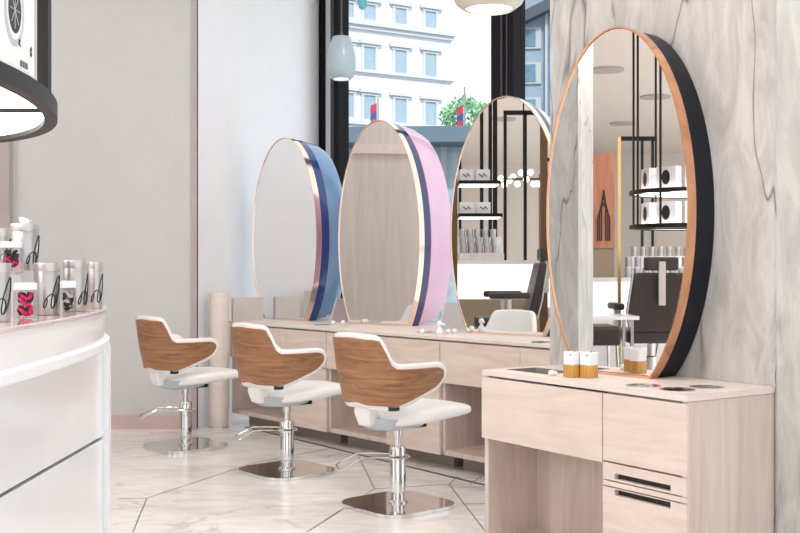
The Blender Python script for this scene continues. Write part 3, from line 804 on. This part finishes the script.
small_jar(14, 37, 284, 318.5, HT, 'clear jar of black and hot pink hair ties, nearest on the counter', ('ink','hot_pink'))
small_jar(60, 76, 282, 316, HT, 'clear jar of pale hair ties in the middle of the counter front', ('piping','ink'))
small_jar(85.5, 97, 279, 308, HT, 'clear jar of black hair ties furthest right on the counter', ('ink',))
small_jar(1, 22, 242, 271, z2, 'clear jar of hot pink and black hair ties on the round riser', ('hot_pink','ink'), Y=2.6)

# ------------------------------------------------------------------ hanging ring shelf, left
def ring_shelf(name, c, a, b_, z, label, rot=0, posts=(), up=CEIL, second=None, boxes=None):
    t = thing(name, (c.x, c.y, z), rot, label=label, cat='hanging shelf')
    E = lambda k, zz_: [(x*k, y*k, zz_) for x, y in sup(a, b_, 2.0, 80)]
    levels = (0,) if second is None else (0, second)
    for lv in levels:
        ki = 1 - .034/a
        MB().loft([E(ki, lv), E(1, lv), E(1, lv+.046), E(ki, lv+.046)], cap=False).loft([E(ki, lv+.046), E(ki, lv)], cap=False).build('ring', M['black_satin'], t, smooth=30)
        MB().loft([E(ki, lv+.014), E(ki, lv+.042)]).build('light_panel', M['shelf_glow'], t, smooth=0, label='glowing white underside panel')
        m = MB()
        for yy in (-.45, .0, .36):
            xx = a*ki*math.sqrt(1-(yy)**2)
            m.box(-xx, xx, yy*b_-.008, yy*b_+.008, lv+.004, lv+.0145)
        m.build('spoke', M['black_satin'], t, smooth=0)
    for (x, y, w) in posts:
        MB().box(x-w/2, x+w/2, y-w/2, y+w/2, .02, up-z).build('post', M['black_satin'], t, smooth=0)
    return t

RSC = Vector((-1.65, 2.6)); RSZ = 1.68
ring_shelf('ring_shelf', RSC, .725, 1.25, RSZ, 'large black rimmed oval shelf with glowing underside above the display counter', 0,
           posts=((.662, .40, .030), (-.55, .5, .03), (-.55, -.6, .03)))
# boxed hair dryer on the shelf
zs = RSZ+.0465
t = thing('dryer_box', (-.93, 2.748, zs), math.radians(90), label='white box printed with a round black hair dryer on the ring shelf', cat='box')
# local -x runs towards the camera, local -y faces the room
MB().box(-.46, 0, 0, .16, 0, .36).build('carton', M['white_satin'], t, bevel=.002, seg=1, smooth=0)
el = lambda cx, cz, a_, b_, y: [(cx+a_*math.cos(2*PI*i/48), y, cz+b_*math.sin(2*PI*i/48)) for i in range(48)]
dx, dz = -.145, 1.868-zs
MB().loft([el(dx, dz, .066, .088, -.0012), el(dx, dz, .066, .088, .001)]).build('printed_ring', M['upholstery_grey'], t, smooth=0, label='pale grey printed ring')
MB().loft([el(dx, dz, .052, .072, -.0016), el(dx, dz, .052, .072, .0)]).build('printed_face', M['white_gloss'], t, smooth=0, label='white printed ring face')
MB().loft([el(dx, dz, .044, .057, -.002), el(dx, dz, .044, .057, -.001)]).build('printed_opening', M['ink'], t, smooth=0, label='black printed oval')
b = MB()
for k in range(4):
    a_ = k*PI/4
    b.tube([(dx-.034*math.cos(a_), -.0022, dz-.046*math.sin(a_)), (dx+.034*math.cos(a_), -.0022, dz+.046*math.sin(a_))], .0011, 5)
b.build('printed_blades', M['upholstery_grey'], t, smooth=0)
MB().box(-.115, -.03, -.0012, .001, .008, .040).build('barcode_label', M['white_gloss'], t, smooth=0)
b = MB()
for k in range(10): b.box(-.108+k*.0058, -.108+k*.0058+(.0026, .0042, .0016)[k % 3], -.0018, -.001, .012, .028)
b.build('barcode', M['ink'], t, smooth=0)
b = MB(); b.tube([(-.118,-.0018,.062),(-.116,-.0018,.076),(-.108,-.0018,.072),(-.115,-.0018,.068),(-.106,-.0018,.060)], .0014, 5); b.build('printed_letter', M['ink'], t, smooth=0); b = MB(); b.tube([(-.03,-.0018,.062),(-.034,-.0018,.068),(-.03,-.0018,.074),(-.026,-.0018,.068),(-.03,-.0018,.062),(-.034,-.0018,.056),(-.03,-.0018,.050),(-.026,-.0018,.056),(-.03,-.0018,.062)], .0012, 5)
b.build('printed_symbol', M['ink'], t, smooth=0)

# ------------------------------------------------------------------ pendant lamps
def pendant(loc, R, H, mat, label, two=None):
    t = thing('pendant_lamp', loc, 0, label=label, cat='pendant lamp')
    pr = [(.62,0),(.83,.07),(.95,.2),(1.0,.34),(.98,.5),(.86,.72),(.70,.9),(.60,1.0)]
    P_ = [(r*R, z*H) for r, z in pr]
    b = MB(); b.lathe(P_ + [(.1*R, H*1.01)] , seg=40, cap=False); b.lathe([(r*.96, z) for r, z in P_] + [(.1*R, H*.97)], seg=40, cap=False); b.lathe([P_[0], (P_[0][0]*.96, 0)], seg=40, cap=False)
    b.build('shade', mat, t, smooth=60)
    MB().lathe([(P_[0][0]*.97, .012), (P_[0][0]*.97, .016)], seg=32).build('diffuser', M['glow'], t, label='glowing opening')
    MB().lathe([(.12*R, H), (.10*R, H*1.12), (.006, H*1.14), (.006, CEIL-loc[2])], seg=10).build('cord', M['frame_grey'], t)
    return t
c = at(341.5, 80.5, 8.3); pendant((c.x, c.y, c.z), 14.7*8.3/F, 42.5*8.3/F, M['lamp_blue'], 'pale blue grey bell pendant lamp hanging before the window frame')
c = at(489, 11, 6.0); t = pendant((c.x, c.y, c.z), 40*6.0/F, .5, M['lamp_white'], 'large cream pendant lamp cut by the top edge of the photo')
c = at(362.5, 11, 9.0)
t = thing('pendant_lamp', (c.x, c.y, c.z), 0, label='small teal pendant lamp with pointed tip at the top edge', cat='pendant lamp')
MB().lathe([(.003,0),(.03,.015),(.040,.05),(.042,.18),(.03,.22)], seg=24).build('shade', M['teal'], t, smooth=60)
MB().lathe([(.005,.2),(.005,CEIL-c.z)], seg=8).build('cord', M['frame_grey'], t)

# ------------------------------------------------------------------ far part of the salon, seen in the mirrors
def um3(px, py, D): return unmirror(px, py, D, M3['P'], M3['phi'])
def um4(px, py, D): return unmirror(px, py, D, M4['P'], M4['phi'])
def frame_of(S):
    """unit vectors in plan: image-right and image-deeper as they come out of the mirror"""
    n = uv(S['phi'])[1]
    r = Vector((1,0)); r = r - 2*r.dot(n)*n
    d = Vector((0,1)); d = d - 2*d.dot(n)*n
    return r, d
R3, D3 = frame_of(M3); R4, D4 = frame_of(M4)
# local frames: x = image right reversed so that axes stay right handed; rotation so local -y faces the mirror
def rot_of(D): return math.atan2(D.y, D.x) - PI/2          # local +y = deeper
# in these frames image-right is local -x
# marble pier
c0 = um4(548, 267, 7.7); c1 = um4(577, 267, 7.5); c2 = um4(592, 267, 7.9)
pier = MB(); 
p0, p1, p2 = Vector(c0[:2]), Vector(c1[:2]), Vector(c2[:2])
p3 = p0 + (p2-p1)
ppr = MB().prism([tuple(p0), tuple(p1), tuple(p2), tuple(p3)], 0, CEIL).build('wall_pier', M['marble_wall'], kind='structure', label='grey marble pier', smooth=0)

def dark_chair(loc, rotz, label, up=0.0):
    t = thing('styling_chair', loc, rotz, label=label, cat='chair', group='dark leather styling chairs on the far side')
    # local +y = forward, sits high; up = how far the seat is pumped up
    b = MB(); b.loft([[(-.25,-.30,.60+up),(.25,-.30,.60+up),(.25,-.21,.60+up),(-.25,-.21,.60+up)], [(-.29,-.34,.78+up),(.29,-.34,.78+up),(.29,-.25,.78+up),(-.29,-.25,.78+up)], [(-.25,-.40,1.14+up),(.25,-.40,1.14+up),(.25,-.33,1.14+up),(-.25,-.33,1.14+up)]])
    b.build('backrest', M['dark_leather'], t, bevel=.02, seg=3)
    for sx in (-1, 1):
        MB().tube([(sx*.25,-.305,.61+up),(sx*.292,-.345,.78+up),(sx*.252,-.405,1.135+up)], .008, 6).build('piping', M['piping'], t)
    MB().box(-.15, .15, -.43, -.35, 1.16+up, 1.28+up).build('headrest', M['dark_leather'], t, bevel=.02, seg=3)
    MB().box(-.03, .03, -.445, -.405, .85+up, 1.24+up).build('back_strap', M['piping'], t, bevel=.004, label='pale strap down the back')
    MB().box(-.27, .27, -.28, .26, .50+up, .62+up).build('seat', M['dark_leather'], t, bevel=.03, seg=3)
    for sx in (-1, 1):
        MB().box(sx*.33-.045, sx*.33+.045, -.22, .16, .80+up, .86+up).build('armrest', M['dark_leather'], t, bevel=.02, seg=3)
        MB().box(sx*.33-.02, sx*.33+.02, -.05, -.01, .52+up, .80+up).build('arm_post', M['chrome_dull'], t, bevel=.004)
        MB().box(min(sx*.22,sx*.34), max(sx*.22,sx*.34), -.05, -.01, .51+up, .54+up).build('arm_bracket', M['chrome_dull'], t)
    MB().lathe([(.05,.02),(.05,.36+up),(.035,.37+up),(.035,.51+up)], seg=20).build('column', M['chrome'], t)
    MB().lathe([(.30,0),(.30,.012),(.28,.02),(.06,.024)], seg=36).build('base', M['chrome'], t)
    MB().box(-.2, .2, .34, .5, .22+up, .26+up).build('footrest', M['chrome_dull'], t, bevel=.01)
    b = MB()
    for sx in (-.12, .12): b.tube([(sx,.22,.5+up),(sx,.36,.24+up)], .012, 8)
    b.build('footrest_arm', M['chrome'], t)
    return t
q = um4(650, 320, 10.0); dark_chair((q.x, q.y, 0), rot_of(D4), 'dark leather styling chair seen from behind in the copper rimmed mirror', .05)
q = um3(502, 310, 10.5); dark_chair((q.x, q.y, 0), math.atan2(-R3.y, -R3.x) - PI/2, 'dark leather styling chair seen side on in the pearl backed mirror', .14)
# white counters
def far_counter(S, D_, px0, px1, Dp, z0, z1, label, low):
    um = lambda px: unmirror(px, 267, Dp, S['P'], S['phi'])
    a, b_ = um(px0), um(px1); w = (Vector(b_[:2]) - Vector(a[:2])).length
    t = thing('reception_counter', ((a.x+b_.x)/2, (a.y+b_.y)/2, 0), rot_of(D_), label=label, cat='counter')
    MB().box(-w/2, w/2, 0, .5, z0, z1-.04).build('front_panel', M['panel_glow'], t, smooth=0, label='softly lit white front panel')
    MB().box(-w/2-.02, w/2+.02, -.03, .55, z1-.04, z1).build('top', M['white_gloss'], t, smooth=0)
    MB().box(-w/2+.05, w/2-.05, .12, .5, 0, z0).build('lower_body', low, t, smooth=0)
    return t
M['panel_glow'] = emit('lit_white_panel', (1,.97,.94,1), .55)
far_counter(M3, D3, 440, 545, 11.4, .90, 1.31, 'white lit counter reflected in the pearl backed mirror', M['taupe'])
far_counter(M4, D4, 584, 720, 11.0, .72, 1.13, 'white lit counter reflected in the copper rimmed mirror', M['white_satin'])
# display racks of black rods with shelves, cartons and jars
def um_len(px_w, D_): return px_w*D_/F
def rack(S, D_, um, Dp, px0, px1, rods, shelves, base, label, grp):
    a, b_ = um(px0, 267, Dp), um(px1, 267, Dp); w = (Vector(b_[:2]) - Vector(a[:2])).length
    t = thing('display_rack', ((a.x+b_.x)/2, (a.y+b_.y)/2, 0), rot_of(D_), label=label, cat='display rack')
    X = lambda px: ((px0+px1)/2 - px)*Dp/F            # image right = local -x
    Zp = lambda py: HC + (HOR-py)*Dp/F
    for i, (px, py0, py1, dy, w_) in enumerate(rods):
        MB().box(X(px)-w_/2, X(px)+w_/2, dy, dy+w_, Zp(py1) if py1 else .0, Zp(py0) if py0 is not None else CEIL).build('rod', M['black'], t, smooth=0)
    for (py, xa, xb) in shelves:
        sh = MB().box(X(xb), X(xa), 0, .50, Zp(py)-.02, Zp(py)+.02).build('shelf', M['black'], t, smooth=0)
        MB().box(X(xb)+.02, X(xa)-.02, .02, .40, Zp(py)-.03, Zp(py)-.02).build('shelf_light', M['shelf_glow'], sh, smooth=0)
    if base:
        py, xa, xb = base
        MB().box(X(xb), X(xa), -.05, .5, 0, Zp(py)).build('base', M['ash_panel'], t, smooth=0)
    return t, X, Zp
t3, X3, Z3 = rack(M3, D3, um3, 12.2, 458, 503, [(484.5,None,None,.51,.04),(493.5,None,None,.52,.04),(498.5,None,None,.51,.05),(462,None,None,.51,.03)], [(183,458,500),(216,458,502)], (254,458,503), 'black rod display rack with two shelves reflected in the pearl backed mirror', '')
def on_rack(t, X, Z, name, px, py, w, h, mat, label, cat, grp, dy=.1, lid=None):
    loc = t.matrix_basis @ Vector((X(px), dy, Z(py) + .0215))
    o = thing(name, loc, t.rotation_euler.z, label=label, cat=cat, group=grp)
    if cat == 'carton':
        MB().box(-w/2, w/2, 0, .16, 0, h).build('box', mat, o, smooth=0)
        b = MB(); b.tube([(-w*.25,-.003,h*.4),(-w*.05,-.003,h*.65),(w*.02,-.003,h*.35),(w*.3,-.003,h*.6)], .006, 5); b.build('printed_mark', M['ink'], o)
    else:
        MB().lathe([(w/2,0),(w/2,h*.82)], seg=14).build('jar', mat, o)
        MB().lathe([(w/2*1.03,h*.82),(w/2*1.03,h)], seg=14).build('lid', M['silver_lid'], o)
    return o
for px, py, w in ((466.5,183,.15),(483,183,.16),(467,216,.16),(484,216,.15)):
    on_rack(t3, X3, Z3, 'product_carton', px, py, w, .13, M['white_satin'], 'white product carton on the rod rack in the pearl mirror', 'carton', 'cartons on the far display rack')
for row, (py, dy) in enumerate(((254,.02),(246.5,.16),(238,.3))):
    if row:
        loc = t3.matrix_basis @ Vector((0, dy, Z3(254)))
        tag(MB().box(-.26, .26, 0, .13, 0, Z3(py)-Z3(254)).build('riser_step', M['white_satin'], None, smooth=0), 'lower white step under the far jars' if row == 1 else 'upper white step under the far jars', 'riser')
        o = [x for x in COL.objects if x.name.startswith('riser_step')][-1]
        o.location = loc; o.rotation_euler = (0,0,t3.rotation_euler.z)
    for k in range(5):
        on_rack(t3, X3, lambda p_: Z3(p_)-.021, 'silver_jar', 463+k*8, py, .075, .10, M['silver_can'], 'silver jar among the stepped rows on the far rack', 'jar', 'silver jars on the far display rack', dy=dy+.06)
# black framed glass screen
def screen(um, D_, Dp, px0, px1, bars, top, label):
    a, b_ = um(px0, 267, Dp), um(px1, 267, Dp)
    t = thing('glass_screen', ((a.x+b_.x)/2, (a.y+b_.y)/2, 0), rot_of(D_), label=label, cat='screen')
    X = lambda px: ((px0+px1)/2 - px)*Dp/F
    zt = HC + (HOR-top)*Dp/F
    for px, w_ in bars:
        MB().box(X(px)-w_/2, X(px)+w_/2, -.02, .03, 0, zt).build('upright', M['black'], t, smooth=0)
    MB().box(X(px1), X(px0), -.02, .03, zt-.05, zt).build('top_rail', M['black'], t, smooth=0)
    MB().box(X(px1), X(px0), .0, .008, 0.05, zt-.05).build('pane', M['glass'], t, smooth=0)
screen(um3, D3, 12.8, 503.5, 540, [(504.5,.035),(524.6,.035)], 111.5, 'black framed glass screen reflected in the pearl backed mirror')
screen(um4, D4, 13.0, 618, 656, [(641.5,.025),(652,.025)], 137.5, 'black framed glass screen reflected in the copper rimmed mirror')
# brown post
for um, D_, px, Dp, lab, w in ((um3, D3, 543, 11.0, 'slim bronze post beside the glass screen in the pearl mirror', .07), (um3, D3, 453, 11.0, 'bronze post beside the rod rack in the pearl mirror', .07), (um4, D4, 618.3, 10.6, 'slim gold post beside the rose wood panel', .03)):
    a = um(px, 267, Dp)
    tag(MB().box(-w/2, w/2, -w/2, w/2, 0, (2.52 if 'gold' in lab else CEIL)).build('slim_post', M['gold_metal'] if 'gold' in lab else M['bronze'] if 'bronze' in M else M['taupe'], None, smooth=0), lab, 'post')
    o = [x for x in COL.objects if x.name.startswith('slim_post')][-1]; o.location = (a.x, a.y, 0); o.rotation_euler = (0,0,rot_of(D_))
# globe chandelier
c = um3(523, 180, 13.4)
t = thing('globe_chandelier', (c.x, c.y, c.z), rot_of(D3), label='chandelier of small glowing globes reflected in the pearl mirror', cat='chandelier')
MB().lathe([(.01,.0),(.01,CEIL-c.z)], seg=8).build('stem', M['black'], t)
MB().box(-.3, .3, -.02, .02, -.01, .01).build('bar', M['black'], t, smooth=0)
for i in range(12):
    b = MB(); b.sphere((-.28+.56*i/11, random.uniform(-.12,.12), random.uniform(-.08,.08)), .04, 12, 8); b.build('globe', M['globe'], t, smooth=80)
# rose panel
a = um4(603, 267, 11.9); zt = HC + (HOR-154)*11.9/F; zb = HC + (HOR-249)*11.9/F
t = thing('rose_cabinet', (a.x, a.y, 0), rot_of(D4), label='tall rose wood cabinet with carved lines reflected in the copper mirror', cat='cabinet')
w = 11*11.9/F
MB().box(-w, w, 0, .3, zb, zt).build('door', M['rose_panel'], t, smooth=0)
MB().box(-w, w, .03, .3, 0, zb).build('base', M['taupe'], t, smooth=0)
b = MB()
for k in (.55, .38, .2): b.tube([(-w*k,-.004,zb+.08),(-w*k,-.004,zb+.55-k*.4),(0,-.004,zb+.72-k*.4)], .008, 5); b.tube([(w*k,-.004,zb+.08),(w*k,-.004,zb+.55-k*.4),(0,-.004,zb+.72-k*.4)], .008, 5)
b.build('carved_line', M['dark_leather'], t)
# far hanging ring shelf with jars below
c = um4(690, 267, 12.2)
ring_shelf('ring_shelf', Vector((c.x, c.y)), .68, .68, HC + (HOR-229)*11.9/F, 'far pair of round hanging shelves reflected in the copper mirror', rot_of(D4),
           posts=((.45,-.45,.022),(.62,-.1,.022),(.1,-.62,.022),(.3,.4,.022),(.62,.12,.022)), second=(229-194)*11.9/F)
zr = HC + (HOR-229)*11.9/F
k_ = 0
for zlev in (zr+.047, zr+.047+(229-194)*11.9/F):
    for ang in (-2.3, -1.65, -1.0, -.35):
        ca = rot_of(D4)
        loc = Vector((c.x, c.y)) + .48*Vector((math.cos(ang+ca+.2), math.sin(ang+ca+.2)))
        o = thing('product_carton', (loc.x, loc.y, zlev), ca + ang + PI/2 + .2, label='white product carton on the far round shelves', cat='carton', group='cartons on the far round shelves')
        MB().box(-.12, .12, -.06, .06, 0, .24).build('box', M['white_satin'], o, smooth=0)
        MB().loft([el(0, .12, .05, .08, -.063), el(0, .12, .05, .08, -.059)]).build('printed_oval', M['ink'], o, smooth=0)
c2_ = um4(668, 267, 11.9)
zt_ = HC - 12*11.8/F
t = thing('display_table', (c2_.x, c2_.y, 0), rot_of(D4), label='stepped white display table of jars reflected in the copper mirror', cat='display table')
MB().box(-.53, .53, -.3, .5, 0, zt_).build('table_body', M['white_satin'], t, smooth=0)
MB().box(-.46, .46, .0, .5, zt_, zt_+.12).build('step', M['white_satin'], t, smooth=0)
MB().box(-.36, .36, .26, .5, zt_+.12, zt_+.24).build('step', M['white_satin'], t, smooth=0)
for (zz_, yy, n_, hw) in ((zt_, -.16, 11, .48), (zt_+.12, .12, 9, .42), (zt_+.24, .38, 7, .3)):
    for i in range(n_):
        loc = t.matrix_basis @ Vector((-hw + 2*hw*i/(n_-1), yy, zz_+.0005))
        o = thing('silver_jar', loc, 0, label='silver jar in the rows on the far stepped table', cat='jar', group='silver jars on the far stepped table')
        MB().lathe([(.036,0),(.036,.09)], seg=12).build('jar', M['silver_can'], o)
        MB().lathe([(.038,.09),(.038,.11)], seg=12).build('lid', M['silver_lid'], o)
# grey stools and a bin low down
q = um4(590, 325, 8.8)
t = thing('side_table', (q.x, q.y, 0), rot_of(D4), label='white topped side table beside the marble pier', cat='table')
MB().box(-.35, .35, -.2, .2, .82, .85).build('table_top', M['white_gloss'], t, smooth=0)
for sx in (-.3, .3):
    for sy in (-.16, .16): MB().box(sx-.012, sx+.012, sy-.012, sy+.012, 0, .82).build('leg', M['chrome'], t, smooth=0)
q = um4(598, 330, 9.7)
t = thing('waiting_seat', (q.x, q.y, 0), rot_of(D4), label='dark leather bench seat beside the styling chair in the copper mirror', cat='seat')
MB().box(-.15, .15, -.25, .25, .55, .72).build('seat', M['dark_leather'], t, bevel=.03, seg=3)
for sx in (-.12, .12):
    for sy in (-.2, .2): MB().tube([(sx,sy,.56),(sx*1.15,sy*1.15,0)], .014, 8).build('leg', M['chrome'], t)
# ceiling discs that show in the mirrors
for (px, py, lab) in ((606,70,'grey round ceiling disc nearest the copper mirror'), (655,97,'grey round ceiling disc above the black rods'), (622,124,'grey round ceiling disc furthest from the mirror')):
    Dp = (CEIL-HC)*F/(HOR-py); a = um4(px, py, Dp)
    t = thing('ceiling_disc', (a.x, a.y, CEIL-.03), 0, label=lab, cat='ceiling fitting')
    MB().lathe([(.0+.26,.03),(.26,.0),(.23,-.004)], seg=36).build('disc', M['shell_dark'], t, smooth=30)
# ------------------------------------------------------------------ lighting
w = bpy.data.worlds.new('world'); sc.world = w; w.use_nodes = True
bg = w.node_tree.nodes['Background']; bg.inputs['Color'].default_value = (.955,.98,1,1); bg.inputs['Strength'].default_value = 1.2
sun = bpy.data.lights.new('sun', 'SUN'); sun.energy = 2.3; sun.angle = math.radians(3); sun.color = (1,.97,.93)
so = bpy.data.objects.new('sun', sun); COL.objects.link(so); so.rotation_euler = (math.radians(50), 0, math.radians(10))
LIGHTS = [(-.4,3.0),(-1.9,4.4),(.5,6.2),(1.0,2.0),(-1.6,1.0),(-3.6,6.9),(-6.5,2.2),(-9,1.8),(-12,1.6),(-16,1.6)]  # area lights added to brighten the room and its reflections, no fittings built
for i, (x, y) in enumerate(LIGHTS):
    L = bpy.data.lights.new('ceiling_fill', 'AREA'); L.shape = 'DISK'; L.size = .55; L.energy = (15 if y > 6.8 else 24) if x > -5 else 60; L.color = (1,.985,.97)
    o = bpy.data.objects.new('ceiling_fill', L); COL.objects.link(o); o.location = (x, y, CEIL-.05)
sc.view_settings.view_transform = 'Standard'; sc.view_settings.look = 'None'; sc.view_settings.gamma = 1; sc.view_settings.exposure = 0.24
sc.view_settings.use_curve_mapping = False
sc.cycles.max_bounces = 10; sc.cycles.transparent_max_bounces = 12
sc.cycles.use_denoising = True
sc.cycles.sample_clamp_indirect = 6
